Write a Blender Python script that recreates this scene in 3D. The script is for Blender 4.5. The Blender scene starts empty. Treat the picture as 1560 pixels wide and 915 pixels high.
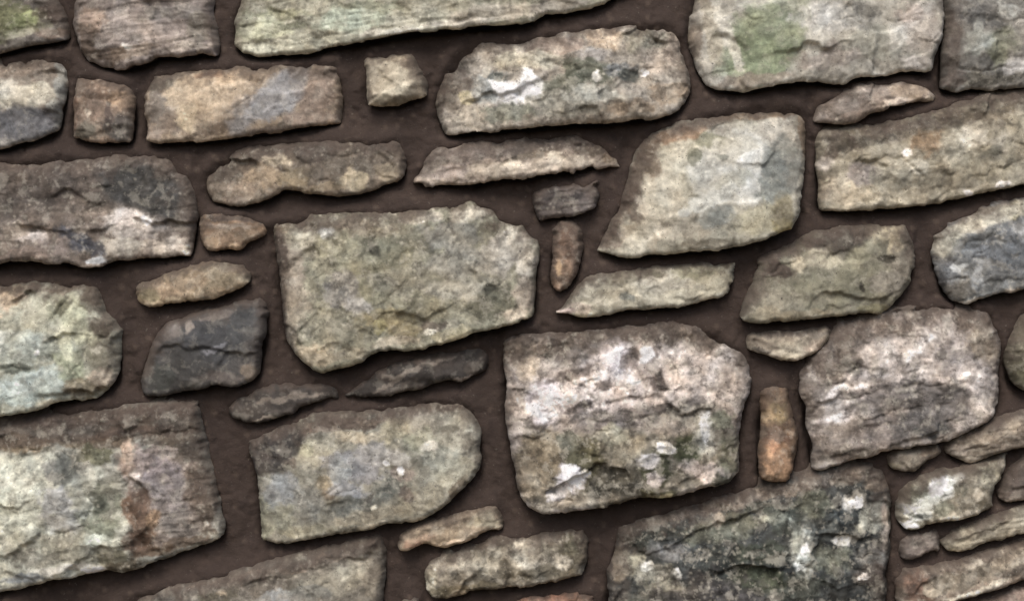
import bpy, math, random, time
import numpy as np
from mathutils import Vector
from mathutils.geometry import delaunay_2d_cdt

T0 = time.time()
rnd = random.Random(11)
sc = bpy.context.scene
C = sc.collection

# ---------------------------------------------------------------- camera
# The wall face is the plane Y = 0 and looks towards -Y; one unit of the traced outlines is 1 mm.
CX, CY, CZ = 780.0, 457.5, 1.10          # outline point that lies straight ahead, and its height over the ground
MM = 0.001
DIST = 2.75
cam_d = bpy.data.cameras.new('camera')
cam = bpy.data.objects.new('camera', cam_d); C.objects.link(cam)
cam.location = (0, -DIST, CZ)
cam.rotation_euler = (math.radians(90), 0, 0)
cam_d.sensor_width = 36
cam_d.lens = 36 * (DIST - 0.004) / 1.56
cam_d.clip_end = 500
sc.camera = cam

# ---------------------------------------------------------------- daylight: bright overcast, high sun
world = bpy.data.worlds.new('World'); sc.world = world; world.use_nodes = True
SUN_EL, SUN_AZ = math.radians(50), math.radians(-14)    # azimuth measured from -Y (in front of the wall), minus = from the left
nt = world.node_tree; bg = nt.nodes['Background']
sky = nt.nodes.new('ShaderNodeTexSky'); sky.sky_type = 'NISHITA'; sky.sun_disc = False
sky.sun_elevation = SUN_EL
sky.sun_rotation = math.pi + SUN_AZ * -1
sky.air_density = 1.0; sky.dust_density = 4.0
nt.links.new(sky.outputs[0], bg.inputs[0]); bg.inputs[1].default_value = 0.082
sun_d = bpy.data.lights.new('sun', 'SUN'); sun_d.energy = 1.05; sun_d.angle = math.radians(28); sun_d.color = (1, .965, .92)
sun = bpy.data.objects.new('sun', sun_d); C.objects.link(sun)
to_sun = Vector((math.sin(SUN_AZ) * math.cos(SUN_EL), -math.cos(SUN_AZ) * math.cos(SUN_EL), math.sin(SUN_EL)))
sun.rotation_euler = to_sun.to_track_quat('Z', 'Y').to_euler()
sun.location = (0, -3, 4)
sc.view_settings.view_transform = 'Standard'
sc.view_settings.look = 'None'
sc.view_settings.gamma = 1
sc.view_settings.exposure = 0.98

# ---------------------------------------------------------------- noise
def _hash(ix, iy, seed):
    h = (ix.astype(np.int64) * 374761393 + iy.astype(np.int64) * 668265263 + seed * 974711) & 0xffffffff
    h = ((h ^ (h >> 13)) * 1274126177) & 0xffffffff
    return (h ^ (h >> 16)) & 0xffff
_ang = np.arange(65536) / 65536 * 2 * np.pi
_gx, _gy = np.cos(_ang), np.sin(_ang)
def perlin(x, y, seed=0):
    x0 = np.floor(x); y0 = np.floor(y); fx = x - x0; fy = y - y0
    u = fx * fx * fx * (fx * (fx * 6 - 15) + 10); v = fy * fy * fy * (fy * (fy * 6 - 15) + 10)
    def g(ax, ay):
        h = _hash(x0 + ax, y0 + ay, seed)
        return _gx[h] * (fx - ax) + _gy[h] * (fy - ay)
    a = g(0, 0) * (1 - u) + g(1, 0) * u
    b = g(0, 1) * (1 - u) + g(1, 1) * u
    return (a * (1 - v) + b * v) * 1.5
def fbm(x, y, scale, seed=0, octs=3, gain=.5):
    s = np.zeros_like(x); a = 1.; t = 0.
    for i in range(octs):
        s += a * perlin(x / scale + 17.3 * i, y / scale - 9.1 * i, seed + i * 31)
        t += a; a *= gain; scale *= .5
    return s / t * 1.35
def ridged(x, y, scale, seed=0, octs=3):
    s = np.zeros_like(x); a = 1.; t = 0.
    for i in range(octs):
        s += a * (1 - 2.2 * np.abs(perlin(x / scale + 5.7 * i, y / scale + 3.3 * i, seed + i * 37)))
        t += a; a *= .5; scale *= .5
    return s / t
def sstep(a, b, x):
    t = np.clip((x - a) / (b - a), 0, 1); return t * t * (3 - 2 * t)
def cells(x, y, scale, seed=0):
    """nearest jittered cell: returns F1, F2 and a random number per cell"""
    X = x / scale; Y = y / scale; ix = np.floor(X); iy = np.floor(Y)
    f1 = np.full_like(X, 9.); f2 = np.full_like(X, 9.); idc = np.zeros_like(X)
    for dx in (-1, 0, 1):
        for dy in (-1, 0, 1):
            jx = ix + dx; jy = iy + dy
            px = jx + _hash(jx, jy, seed) / 65536.; py = jy + _hash(jx, jy, seed + 5) / 65536.
            d = np.hypot(X - px, Y - py); r = _hash(jx, jy, seed + 9) / 65536.
            near = d < f1
            f2 = np.where(near, f1, np.minimum(f2, d)); idc = np.where(near, r, idc); f1 = np.where(near, d, f1)
    return f1, f2, idc

def facets(x, y, scale, seed, tilt):
    """small broken planes: every jittered cell has its own slope, softened where cells meet"""
    X = x / scale; Y = y / scale; ix = np.floor(X); iy = np.floor(Y); num = np.zeros_like(X); den = np.zeros_like(X) + 1e-12
    for dx in (-1, 0, 1):
        for dy in (-1, 0, 1):
            jx = ix + dx; jy = iy + dy
            qx = X - jx - _hash(jx, jy, seed) / 65536.; qy = Y - jy - _hash(jx, jy, seed + 5) / 65536.
            a = _hash(jx, jy, seed + 9); o = _hash(jx, jy, seed + 13) / 65536. - .5
            w = np.exp(-26 * (qx * qx + qy * qy))
            num += w * ((qx * _gx[a] + qy * _gy[a]) * tilt * 1.6 + o * tilt * .45); den += w
    return num / den * scale

def lin(hexs):
    c = [int(hexs[i:i + 2], 16) / 255 for i in (0, 2, 4)]
    return np.array([(v / 12.92 if v <= .04045 else ((v + .055) / 1.055) ** 2.4) for v in c])
PAL = dict(c='bfb69c', t='a3907a', b='786555', d='4f4a48', g='928c82', G='8f9a76', w='dedbd2', o='9c6b45', s='747779',
           p='b5a59b', m='6a6b45', k='3a3a3a', O='7f7a60', h='b0b39f', y='b5a878', B='5c4d43', l='c9c4b4', r='8a5f4c', n='6b625a')
PAL = {k: lin(v) for k, v in PAL.items()}
ALBEDO = 0.88
def color(tok):
    c = PAL[tok] if len(tok) == 1 else lin(tok)
    l = c @ np.array([.2126, .7152, .0722])
    return (l + (c - l) * .68) * np.array([1.0, 1.0, .985])

# ---------------------------------------------------------------- materials
def N(t, kind, **kw):
    n = t.nodes.new(kind)
    for k, v in kw.items():
        if isinstance(k, str) and hasattr(n, k): setattr(n, k, v)
    return n
def rock_material(name, speck=.2, bump=.20, rough=.9, base=None, grit=1.0, attr=True):
    m = bpy.data.materials.new(name); m.use_nodes = True; t = m.node_tree; L = t.links.new
    bs = t.nodes['Principled BSDF']; bs.inputs['Roughness'].default_value = rough
    bs.inputs['Specular IOR Level'].default_value = .25
    geo = N(t, 'ShaderNodeNewGeometry'); pos = geo.outputs['Position']
    if attr:
        a = N(t, 'ShaderNodeAttribute'); a.attribute_name = 'rock_color'; col = a.outputs['Color']
    else:
        a = N(t, 'ShaderNodeRGB'); a.outputs[0].default_value = (*base, 1); col = a.outputs[0]
    def noise(scale, det=4, rg=.6, dist=0.):
        n = N(t, 'ShaderNodeTexNoise'); n.inputs['Scale'].default_value = scale; n.inputs['Detail'].default_value = det
        n.inputs['Roughness'].default_value = rg; n.inputs['Distortion'].default_value = dist; L(pos, n.inputs['Vector']); return n.outputs['Fac']
    def ramp(f, a0, a1, v0, v1):
        r = N(t, 'ShaderNodeMapRange'); r.inputs[1].default_value = a0; r.inputs[2].default_value = a1
        r.inputs[3].default_value = v0; r.inputs[4].default_value = v1; L(f, r.inputs[0]); return r.outputs[0]
    def mul(c, f):
        x = N(t, 'ShaderNodeVectorMath'); x.operation = 'SCALE'; L(c, x.inputs[0]); L(f, x.inputs[3]); return x.outputs[0]
    n1 = noise(120, 5, .65, .4); n2 = noise(420, 3, .6)
    col = mul(col, ramp(n1, .3, .7, 1 - .17 * grit, 1 + .17 * grit)); col = mul(col, ramp(n2, .3, .7, 1 - .09 * grit, 1 + .09 * grit))
    # pale mineral grains
    if speck > 0:
        n3 = noise(230, 2, .5, .2); mix = N(t, 'ShaderNodeMix'); mix.data_type = 'RGBA'
        L(ramp(n3, .68, .76, 0, speck), mix.inputs[0]); L(col, mix.inputs[6]); mix.inputs[7].default_value = (.50, .47, .41, 1); col = mix.outputs[2]
        n4 = noise(300, 2, .5, .6); mix = N(t, 'ShaderNodeMix'); mix.data_type = 'RGBA'
        L(ramp(n4, .33, .27, 0, .7), mix.inputs[0]); L(col, mix.inputs[6]); mix.inputs[7].default_value = (.05, .045, .04, 1); col = mix.outputs[2]
    L(col, bs.inputs['Base Color'])
    b1 = N(t, 'ShaderNodeBump'); b1.inputs['Strength'].default_value = bump; b1.inputs['Distance'].default_value = .004
    L(noise(95, 6, .68, .5), b1.inputs['Height'])
    b2 = N(t, 'ShaderNodeBump'); b2.inputs['Strength'].default_value = bump * .7; b2.inputs['Distance'].default_value = .0018
    L(noise(320, 4, .6), b2.inputs['Height']); L(b1.outputs[0], b2.inputs['Normal'])
    L(b2.outputs[0], bs.inputs['Normal'])
    return m
M_ROCK = rock_material('rough_rubble_stone')
M_SLATE = rock_material('smooth_dark_slate', speck=.06, bump=.2, rough=.72, grit=.7)
M_MORTAR = rock_material('earthy_brown_mortar', speck=.10, bump=.6, rough=.97, grit=.6)
M_EARTH = rock_material('trodden_earth', speck=.3, bump=.8, rough=1, base=(.11, .085, .06), attr=False)

# ---------------------------------------------------------------- geometry helpers
def to_world(x, y, h):
    return ((x - CX) * MM, -h * MM, CZ - (y - CY) * MM)
def link(name, me, parent=None, kind=None, label=None):
    o = bpy.data.objects.new(name, me); C.objects.link(o)
    if parent: o.parent = parent
    if kind: o['kind'] = kind
    if label: o['label'] = label
    return o
def mesh_from(verts, faces, mat, cols=None, smooth=True):
    me = bpy.data.meshes.new('mesh')
    verts = np.asarray(verts, np.float32); me.vertices.add(len(verts)); me.vertices.foreach_set('co', verts.ravel())
    loops = np.concatenate([np.asarray(f, np.int32).ravel() for f in faces])
    sizes = np.concatenate([np.full(len(f), np.asarray(f).shape[1], np.int32) for f in faces])
    starts = np.concatenate([[0], np.cumsum(sizes)[:-1]]).astype(np.int32)
    me.loops.add(len(loops)); me.loops.foreach_set('vertex_index', loops)
    me.polygons.add(len(sizes)); me.polygons.foreach_set('loop_start', starts); me.polygons.foreach_set('loop_total', sizes)
    me.polygons.foreach_set('use_smooth', np.full(len(sizes), smooth))
    me.update(calc_edges=True); me.validate()
    if cols is not None:
        a = me.color_attributes.new('rock_color', 'FLOAT_COLOR', 'POINT')
        a.data.foreach_set('color', np.hstack([cols, np.ones((len(cols), 1))]).astype(np.float32).ravel())
    me.materials.append(mat)
    return me

def inside(px, py, poly):
    r = np.zeros(len(px), bool); n = len(poly)
    for i in range(n):
        x0, y0 = poly[i]; x1, y1 = poly[(i + 1) % n]
        if y0 == y1: continue
        c = (y0 > py) != (y1 > py)
        r ^= c & (px < (x1 - x0) * (py - y0) / (y1 - y0) + x0)
    return r

def resample(poly, step, round_r=5.):
    P = np.array(poly, float)
    # light corner rounding (one Chaikin pass limited to round_r), then even spacing
    Q = []
    for i in range(len(P)):
        a, b, c = P[i - 1], P[i], P[(i + 1) % len(P)]
        for o in (a, c):
            l = np.linalg.norm(o - b) + 1e-9; k = min(round_r, l * .3) / l
            Q.append(b + (o - b) * k)
    P = np.array(Q); out = []
    for i in range(len(P)):
        a, b = P[i], P[(i + 1) % len(P)]; l = np.linalg.norm(b - a); n = max(1, int(round(l / step)))
        for k in range(n): out.append(a + (b - a) * k / n)
    return np.array(out)

def paint(x, y, base, blobs, seed, mott, patch=''):
    wx = x + 9 * fbm(x, y, 34, seed + 1, 4, .6); wy = y + 9 * fbm(x, y, 34, seed + 2, 4, .6)
    jag = .46 * fbm(x, y, 18, seed + 3, 4, .65)
    col = np.tile(color(base), (len(x), 1))
    def lay_patch(col, pt):
        v = pt.split(); tok, al, soft = v[0], float(v[1]), float(v[2]); pp = np.array(list(map(float, v[3:]))).reshape(-1, 2)
        qx = x + 5 * fbm(x, y, 22, seed + 21, 4, .65); qy = y + 5 * fbm(x, y, 22, seed + 22, 4, .65)
        dd = np.full(len(x), 1e9)
        for i in range(len(pp)):
            a = pp[i]; b = pp[(i + 1) % len(pp)]; e = b - a; tt = np.clip(((qx - a[0]) * e[0] + (qy - a[1]) * e[1]) / (e @ e), 0, 1)
            dd = np.minimum(dd, np.hypot(qx - a[0] - tt * e[0], qy - a[1] - tt * e[1]))
        dd = np.where(inside(qx, qy, pp), dd, -dd)
        w = (sstep(-soft, soft, dd) * al)[:, None]
        return col * (1 - w) + color(tok) * w
    pts_ = patch.split(';') if patch else []
    for pt in pts_:
        if pt[0] == '<': col = lay_patch(col, pt[1:])
    for b in blobs:
        bx, by, rx, ry, rot, tok = b[:6]; al = b[6] if len(b) > 6 else .85
        r = math.radians(rot); dx = wx - bx; dy = wy - by
        u = (dx * math.cos(r) - dy * math.sin(r)) / rx; v = (dx * math.sin(r) + dy * math.cos(r)) / ry
        w = sstep(1.20, .72, np.hypot(u, v) + jag) * al
        col = col * (1 - w[:, None]) + color(tok) * w[:, None]
    for pt in pts_:
        if pt[0] != '<': col = lay_patch(col, pt)
    if len(x) and blobs:
        lc = np.log(col); lm = lc.mean(); lum = lc.mean(1, keepdims=True)
        col = np.exp(lm + 1.45 * (lum - lm) + (lc - lum) * 1.05)
    m = .22 * fbm(x, y, 34, seed + 7, 3) + .34 * fbm(x, y, 11, seed + 8, 3, .65)
    gr = .2 + .1 * math.sin(seed); uu = x * math.cos(gr) - y * math.sin(gr); vv = x * math.sin(gr) + y * math.cos(gr)
    crust = fbm(uu * .75 + 6 * fbm(x, y, 18, seed + 24, 3), vv * 1.2 + 6 * fbm(x, y, 18, seed + 25, 3), 17, seed + 23, 4, .72)
    crust = np.sign(crust) * np.abs(crust) ** .85
    col = col * np.exp(m * mott + .33 * crust * min(mott, 1.5))[:, None]
    hue = fbm(x, y, 40, seed + 9, 3) * .05 * mott
    col = col * np.stack([1 + hue, 1 + 0 * hue, 1 - 1.2 * hue], 1)
    # crumbs of paler and darker crust
    k = sstep(.10, .28, fbm(wx, wy, 26, seed + 12, 5, .68)) * .30 * mott
    col = col * (1 - k[:, None]) + (col * .5 + lin('d8d2c2') * .5) * k[:, None]
    k = sstep(.10, .30, fbm(wx, wy, 22, seed + 14, 5, .68)) * .46 * mott
    col = col * (1 - .62 * k[:, None])
    # crisp pale mineral grains in clusters, and dark pits
    f1, f2, cid = cells(x, y, 6.5, seed + 16); cl = sstep(.0, .5, fbm(x, y, 50, seed + 17, 3) + .12 * (mott - 1))
    k = ((cid > .74) * sstep(.5, .2, f1) * cl * .38 * min(1.2, mott))[:, None]
    col = col * (1 - k) + (col * 1.2 + lin('cfc8b6') * .55) * k
    f1, f2, cid = cells(x, y, 8, seed + 18); cl = sstep(.05, .5, fbm(x, y, 44, seed + 19, 3))
    k = ((cid > .7) * sstep(.42, .2, f1) * cl * .5 * mott)[:, None].clip(0, .8)
    col = col * (1 - k) + col * .35 * k
    return np.clip(col * ALBEDO, .012, .72)

WALL = None
PLACED = []; n_tri_out = []
def stone(poly, base, blobs='', label=None, z=0., res=2.1, rough=1., lay=0., cuts='', cham='', lumps='', rt=1., mott=1., mat=None,
          lean=.10, facet=1., jag=1.3, seed=None, seen=True, patch=''):
    """One stone of the wall: outline in mm, face height field with rolled edges, sides going back into the mortar."""
    seed = seed if seed is not None else len(PLACED) * 101 + 7
    rs = random.Random(seed)
    B = resample(poly, res * 1.15, 3 if seen else 16)
    # rough, slightly broken outline
    t = np.roll(B, -1, 0) - np.roll(B, 1, 0); nrm = np.stack([t[:, 1], -t[:, 0]], 1); nrm /= np.linalg.norm(nrm, axis=1)[:, None] + 1e-9
    cid = cells(B[:, 0], B[:, 1], 24, seed + 42)[2]; cid2 = cells(B[:, 0], B[:, 1], 9, seed + 43)[2]
    cid = (cid + np.roll(cid, 1)) / 2
    j = jag * ((cid - .5) * 2.4 + (cid2 - .5) * .9 + 1.0 * fbm(B[:, 0], B[:, 1], 50, seed + 41, 1) + .6 * fbm(B[:, 0], B[:, 1], 12, seed + 40, 2))
    B = B + nrm * j[:, None]
    area2 = np.sum(B[:, 0] * np.roll(B[:, 1], -1) - B[:, 1] * np.roll(B[:, 0], -1))
    out = nrm if area2 > 0 else -nrm             # outward normals in the x-right, y-down frame
    c0 = B.mean(0)
    if np.mean(np.sum((B - c0) * out, 1)) < 0: out = -out
    B = B + out * (np.clip(-out[:, 1], 0, 1) * 7)[:, None]
    # interior points
    x0, y0 = B.min(0); x1, y1 = B.max(0)
    gx, gy = np.meshgrid(np.arange(x0, x1, res), np.arange(y0, y1, res * .88))
    gx = gx + (np.arange(gx.shape[0]) % 2)[:, None] * res * .5
    px, py = gx.ravel(), gy.ravel()
    rng = np.random.RandomState(seed % 100000)
    px = px + rng.uniform(-.22, .22, len(px)) * res; py = py + rng.uniform(-.22, .22, len(py)) * res
    k = inside(px, py, B); px, py = px[k], py[k]
    def dist_to(px, py, BB):
        d2 = np.full(len(px), 1e12)
        for s in range(0, len(BB), 64):
            b = BB[s:s + 64]
            d2 = np.minimum(d2, ((px[:, None] - b[:, 0]) ** 2 + (py[:, None] - b[:, 1]) ** 2).min(1))
        return np.sqrt(d2)
    d = dist_to(px, py, B)
    k = d > res * .62; px, py, d = px[k], py[k], d[k]
    X = np.concatenate([B[:, 0], px]); Y = np.concatenate([B[:, 1], py]); nb = len(B)
    D = np.concatenate([np.zeros(nb), d])
    inr = max(D.max(), 4)
    # roll radius and drop: broad at the top, tight at the bottom
    up = np.clip(-out[:, 1], 0, 1); dn = np.clip(out[:, 1], 0, 1); sd = 1 - up - dn
    Rb = np.minimum((36 * rt) * up ** 1.3 + 4.5 * dn + 10 * np.clip(sd, 0, 1) + 2.5, inr * 1.0)
    Db = 30 * up ** 1.2 + 6 * dn + 20 * np.clip(sd, 0, 1)
    if inr < 25: Db = Db * (.55 + .45 * inr / 25)
    sub = slice(None, None, 3 if nb > 90 else 1)
    bx, by, rb, db = B[sub, 0], B[sub, 1], Rb[sub], Db[sub]
    R = np.empty(len(X)); DR = np.empty(len(X)); U = np.empty(len(X)); V = np.empty(len(X)); ub, vb = up[sub], dn[sub]
    for s in range(0, len(X), 4000):
        w = 1 / (((X[s:s + 4000, None] - bx) ** 2 + (Y[s:s + 4000, None] - by) ** 2) + 4.) ** 2
        sw = w.sum(1); R[s:s + 4000] = (w * rb).sum(1) / sw; DR[s:s + 4000] = (w * db).sum(1) / sw; U[s:s + 4000] = (w * ub).sum(1) / sw; V[s:s + 4000] = (w * vb).sum(1) / sw
    Dw = D * (1 + .45 * fbm(X, Y, 22, seed + 50, 3))
    q = np.clip(Dw / R, 0, 1)
    h = -DR * (1 - q) ** 2.1
    core = sstep(0, 1.0, Dw / R)
    # hewn facets: the lowest of a few tilted planes
    cx, cy = (x0 + x1) / 2, (y0 + y1) / 2; W, H = x1 - x0, y1 - y0
    wx = X + 7 * fbm(X, Y, 30, seed + 60, 3); wy = Y + 7 * fbm(X, Y, 30, seed + 61, 3)
    F = np.full(len(X), 1e9)
    for i in range(7):
        a = rs.uniform(0, 6.283); s = rs.uniform(.08, .36) * facet
        ox = cx + math.cos(a) * W * .22; oy = cy + math.sin(a) * H * .22
        F = np.minimum(F, -s * ((wx - ox) * math.cos(a) + (wy - oy) * math.sin(a)) + rs.uniform(0, 5))
    h = h + np.maximum(F, -16 - .2 * np.abs(F))* .8
    h = h + lean * np.clip(Y - cy, -60, 60) * (.5 + .5 * min(1, H / 120))
    # broken rock relief
    am = .66 * rough * (.85 + .15 * min(1, inr / 40))
    h = h + am * (1.6 * fbm(X, Y, 55, seed + 62, 2) + .45 * ridged(X, Y, 30, seed + 63, 3) + .2 * fbm(X, Y, 8, seed + 64, 2, .6))
    gr = rs.uniform(-.3, .6)
    U2 = (wx * math.cos(gr) - wy * math.sin(gr)) * .72; V2 = (wx * math.sin(gr) + wy * math.cos(gr)) * 1.25
    h = h + am * (facets(U2, V2, 70, seed + 70, .095) + facets(U2, V2, 28, seed + 71, .05) + facets(wx, wy, 11, seed + 72, .03))
    if lay:
        lay = lay * .6
        g = .14; u = X * math.cos(g) - Y * math.sin(g); v = X * math.sin(g) + Y * math.cos(g)
        v = v + 5 * fbm(u * .35, v, 26, seed + 65, 3)
        st = v / 9.; fr = st - np.floor(st); lev = _hash(np.floor(st), np.floor(u / 400), seed) / 65536.; lev2 = _hash(np.floor(st) + 1, np.floor(u / 400), seed) / 65536.
        h = h + lay * (4.2 * (lev + (lev2 - lev) * sstep(.72, 1., fr)) + 1.6 * fbm(u * .14, v, 5, seed + 66, 3))
    if cham:
        for c in cham.split(';'):
            ax, ay, bx_, by_, sl = map(float, c.split()); l = math.hypot(bx_ - ax, by_ - ay)
            if sl <= 0: continue
            side = np.sign((bx_ - ax) * (c0[1] - ay) - (by_ - ay) * (c0[0] - ax)) or 1.
            sdist = -side * ((bx_ - ax) * (wy - ay) - (by_ - ay) * (wx - ax)) / l      # the piece beyond the line, away from the middle, falls back
            h = h - 20 * (1 - np.exp(-sl * np.maximum(sdist, 0) / 20))
    if lumps:
        for c in lumps.split(';'):
            lx, ly, rx, ry, hh = map(float, c.split())
            h = h + hh * np.exp(-((wx - lx) / rx) ** 2 - ((wy - ly) / ry) ** 2)
    if cuts:
        for c in cuts.split(';'):
            v = list(map(float, c.split())); wd, dp = v[0], v[1]; pts = v[2:]
            best = np.full(len(X), 1e9)
            for i in range(0, len(pts) - 3, 2):
                ax, ay, bx_, by_ = pts[i:i + 4]; l2 = (bx_ - ax) ** 2 + (by_ - ay) ** 2
                tt = np.clip(((wx - ax) * (bx_ - ax) + (wy - ay) * (by_ - ay)) / l2, 0, 1)
                best = np.minimum(best, np.hypot(wx - ax - tt * (bx_ - ax), wy - ay - tt * (by_ - ay)))
            h = h - .38 * dp * np.exp(-(best / (wd * .8)) ** 2)
    h = h + z
    cols = paint(X, Y, base, [(*map(float, b.split()[:5]), b.split()[5], *map(float, b.split()[6:7])) for b in blobs.split(';')] if blobs else [], seed, mott, patch)
    # mortar smear plus painted-in shade on upper shoulder and sides; lower arris paler
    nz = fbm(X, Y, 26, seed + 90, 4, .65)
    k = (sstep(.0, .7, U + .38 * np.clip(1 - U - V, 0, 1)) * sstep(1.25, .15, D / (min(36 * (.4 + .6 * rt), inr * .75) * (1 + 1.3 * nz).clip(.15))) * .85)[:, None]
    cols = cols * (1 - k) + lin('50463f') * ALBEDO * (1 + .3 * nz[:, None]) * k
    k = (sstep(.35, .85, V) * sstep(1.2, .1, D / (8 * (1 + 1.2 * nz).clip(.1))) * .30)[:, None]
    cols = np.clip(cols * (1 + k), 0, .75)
    # triangulate face
    vs = [Vector((float(a), float(b))) for a, b in zip(X, Y)]
    r = delaunay_2d_cdt(vs, [], [list(range(nb))], 1, 1e-5, True)
    ov, tris, orig = r[0], r[2], r[3]
    idx = np.array([o[0] if o else 0 for o in orig]); rX = X[idx]; rY = Y[idx]; rh = h[idx]; rc = cols[idx]
    tris = np.array([t for t in tris if len(t) == 3])
    n_all = len(tris); tris = tris[inside(rX[tris].mean(1), rY[tris].mean(1), B)]
    n_tri_out.append(n_all - len(tris))
    # boundary ring in output numbering
    inv = {}
    for i, o in enumerate(orig):
        for q_ in o: inv[q_] = i
    ring = [inv[i] for i in range(nb) if i in inv]
    ring = [a for i, a in enumerate(ring) if a != ring[i - 1]]
    n = len(ring); rg = np.array(ring)
    oc = np.array([sc_ for sc_ in out])[[i for i in range(nb) if i in inv][:n]] if n <= nb else out
    base_h = rh[rg]
    verts = [np.stack([rX, rY, rh], 1)]; colz = [rc]
    rings = [rg]; off = len(rX)
    for dep, push in ((4, -.4), (12, -1.5), (32, -4), (95, -10)):
        hh = base_h - dep
        if dep > 50: hh = np.minimum(hh, -80.)
        wob = (fbm(rX[rg] + dep, rY[rg], 18, seed + 80, 2) - 1) * .8
        verts.append(np.stack([rX[rg] + oc[:, 0] * (push + wob) , rY[rg] + oc[:, 1] * (push + wob), hh], 1))
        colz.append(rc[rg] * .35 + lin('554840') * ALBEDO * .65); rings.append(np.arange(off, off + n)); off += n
    vv = np.concatenate(verts); cc = np.concatenate(colz)
    quads = []
    a2 = np.sum(rX[rg] * np.roll(rY[rg], -1) - rY[rg] * np.roll(rX[rg], -1))
    for ra, rb_ in zip(rings[:-1], rings[1:]):
        q4 = np.stack([ra, np.roll(ra, -1), np.roll(rb_, -1), rb_], 1)
        quads.append(q4[:, ::-1] if a2 < 0 else q4)
    # orient face triangles toward the viewer
    e1 = np.stack([rX[tris[:, 1]] - rX[tris[:, 0]], rY[tris[:, 1]] - rY[tris[:, 0]]], 1)
    e2 = np.stack([rX[tris[:, 2]] - rX[tris[:, 0]], rY[tris[:, 2]] - rY[tris[:, 0]]], 1)
    cr = e1[:, 0] * e2[:, 1] - e1[:, 1] * e2[:, 0]
    tris = np.where((cr < 0)[:, None], tris, tris[:, ::-1])
    back = rings[-1]; cb = vv[back].mean(0); vv = np.vstack([vv, cb]); cc = np.vstack([cc, cc[back[:1]]]); ci = len(vv) - 1
    cap = np.stack([back, np.roll(back, -1), np.full(n, ci)], 1)
    if a2 < 0: cap = cap[:, ::-1]
    org = np.array(to_world(cx, cy, 0))
    wv = np.stack([(vv[:, 0] - CX) * MM, -vv[:, 2] * MM, CZ - (vv[:, 1] - CY) * MM], 1) - org
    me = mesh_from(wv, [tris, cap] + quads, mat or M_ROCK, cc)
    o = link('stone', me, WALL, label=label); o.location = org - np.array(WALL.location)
    PLACED.append((np.array(poly, float), seen))
    return o

# ---------------------------------------------------------------- the setting
def build_ground():
    n = 120
    g = np.sign(np.linspace(-1, 1, n)) * np.abs(np.linspace(-1, 1, n)) ** 3 * 60
    gx, gy = np.meshgrid(g, g)
    gz = .012 * fbm(gx.ravel(), gy.ravel(), .35, 3, 3) + .03 * fbm(gx.ravel(), gy.ravel(), 3., 5, 2)
    v = np.stack([gx.ravel(), gy.ravel(), gz - .02], 1)
    i = np.arange((n - 1) * (n - 1)); r, c = i // (n - 1), i % (n - 1); a = r * n + c
    link('ground', mesh_from(v, [np.stack([a, a + 1, a + n + 1, a + n], 1)], M_EARTH), kind='structure')
build_ground()

WALL = bpy.data.objects.new('stone_wall', None); C.objects.link(WALL)
WALL.location = (0, 0, 0); WALL.empty_display_size = .3
WALL['label'] = 'old rubble stone wall of rough grey, brown and green tinged stones in dark brown mortar'
WALL['category'] = 'wall'; WALL['kind'] = 'thing'


def P(s):
    v = list(map(float, s.replace(',', ' ').split())); return list(zip(v[::2], v[1::2]))

# ---- top of the picture
stone(P('-120,-60 60,-50 95,5 104,40 100,57 68,64 34,70 0,80 -60,92 -130,98'), 'n',
  '20 28 55 22 0 m;40 30 26 12 20 8a9258;10 55 40 8 10 a09a80;75 48 24 9 8 b;70 20 20 14 0 B;-30 20 60 50 0 m', 'mossy stone with olive green growth on its face',
  z=-4, lay=.6, lumps='30 30 28 14 5')
stone(P('115,-40 180,-75 300,-80 325,-30 319,18 327,38 330,66 329,84 305,81 271,86 237,86 217,100 176,104 150,100 128,88 112,66 106,30'), '8d8078',
  '190 40 60 22 -10 a3958a;260 60 55 14 8 9f9187;200 78 40 9 12 b09c88;290 72 36 8 6 b3a494;150 82 30 12 -20 7d6a5a;140 30 22 20 0 a88f7a;260 20 50 10 5 857c74;305 40 20 24 0 8a8070;195 72 9 5 0 d9d0c4;130 60 16 24 0 b',
  'striated pinkish brown stone with thin splitting layers', z=2, lay=1.25, cuts='2.5 3 135 66 170 62 215 68;2 3 215 35 262 24 310 22', cham='165 95 118 40 .35')
stone(P('352,28 358,0 372,-35 560,-70 900,-90 985,-80 975,-25 909,9 862,19 826,21 811,33 786,37 702,44 634,50 583,58 543,65 498,72 471,79 431,82 390,85 366,79 355,68'), 'a8a48c',
  '400 45 50 18 5 b9bb98;540 30 60 20 5 b4bfa6;480 58 60 9 8 b8b69e;640 28 60 16 5 b5b39d;760 20 70 14 5 b3a996;850 8 50 10 8 a39a8c;430 20 40 9 0 9a9a76;400 72 40 8 4 c4c2a8;600 50 50 6 8 c3bfae;372 30 14 24 0 a5a888;450 38 22 6 0 84866a;560 12 60 8 0 9a9c80;700 36 60 6 5 bdb5a5',
  'long pale stone with a greenish lichen sheen', z=6, lay=.9, cuts='2 4 360 40 410 37 455 40;1.8 3 440 62 520 52 600 42;1.8 3 530 22 640 16;1.6 3 640 36 760 26', lean=.16, mott=1.1)
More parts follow.
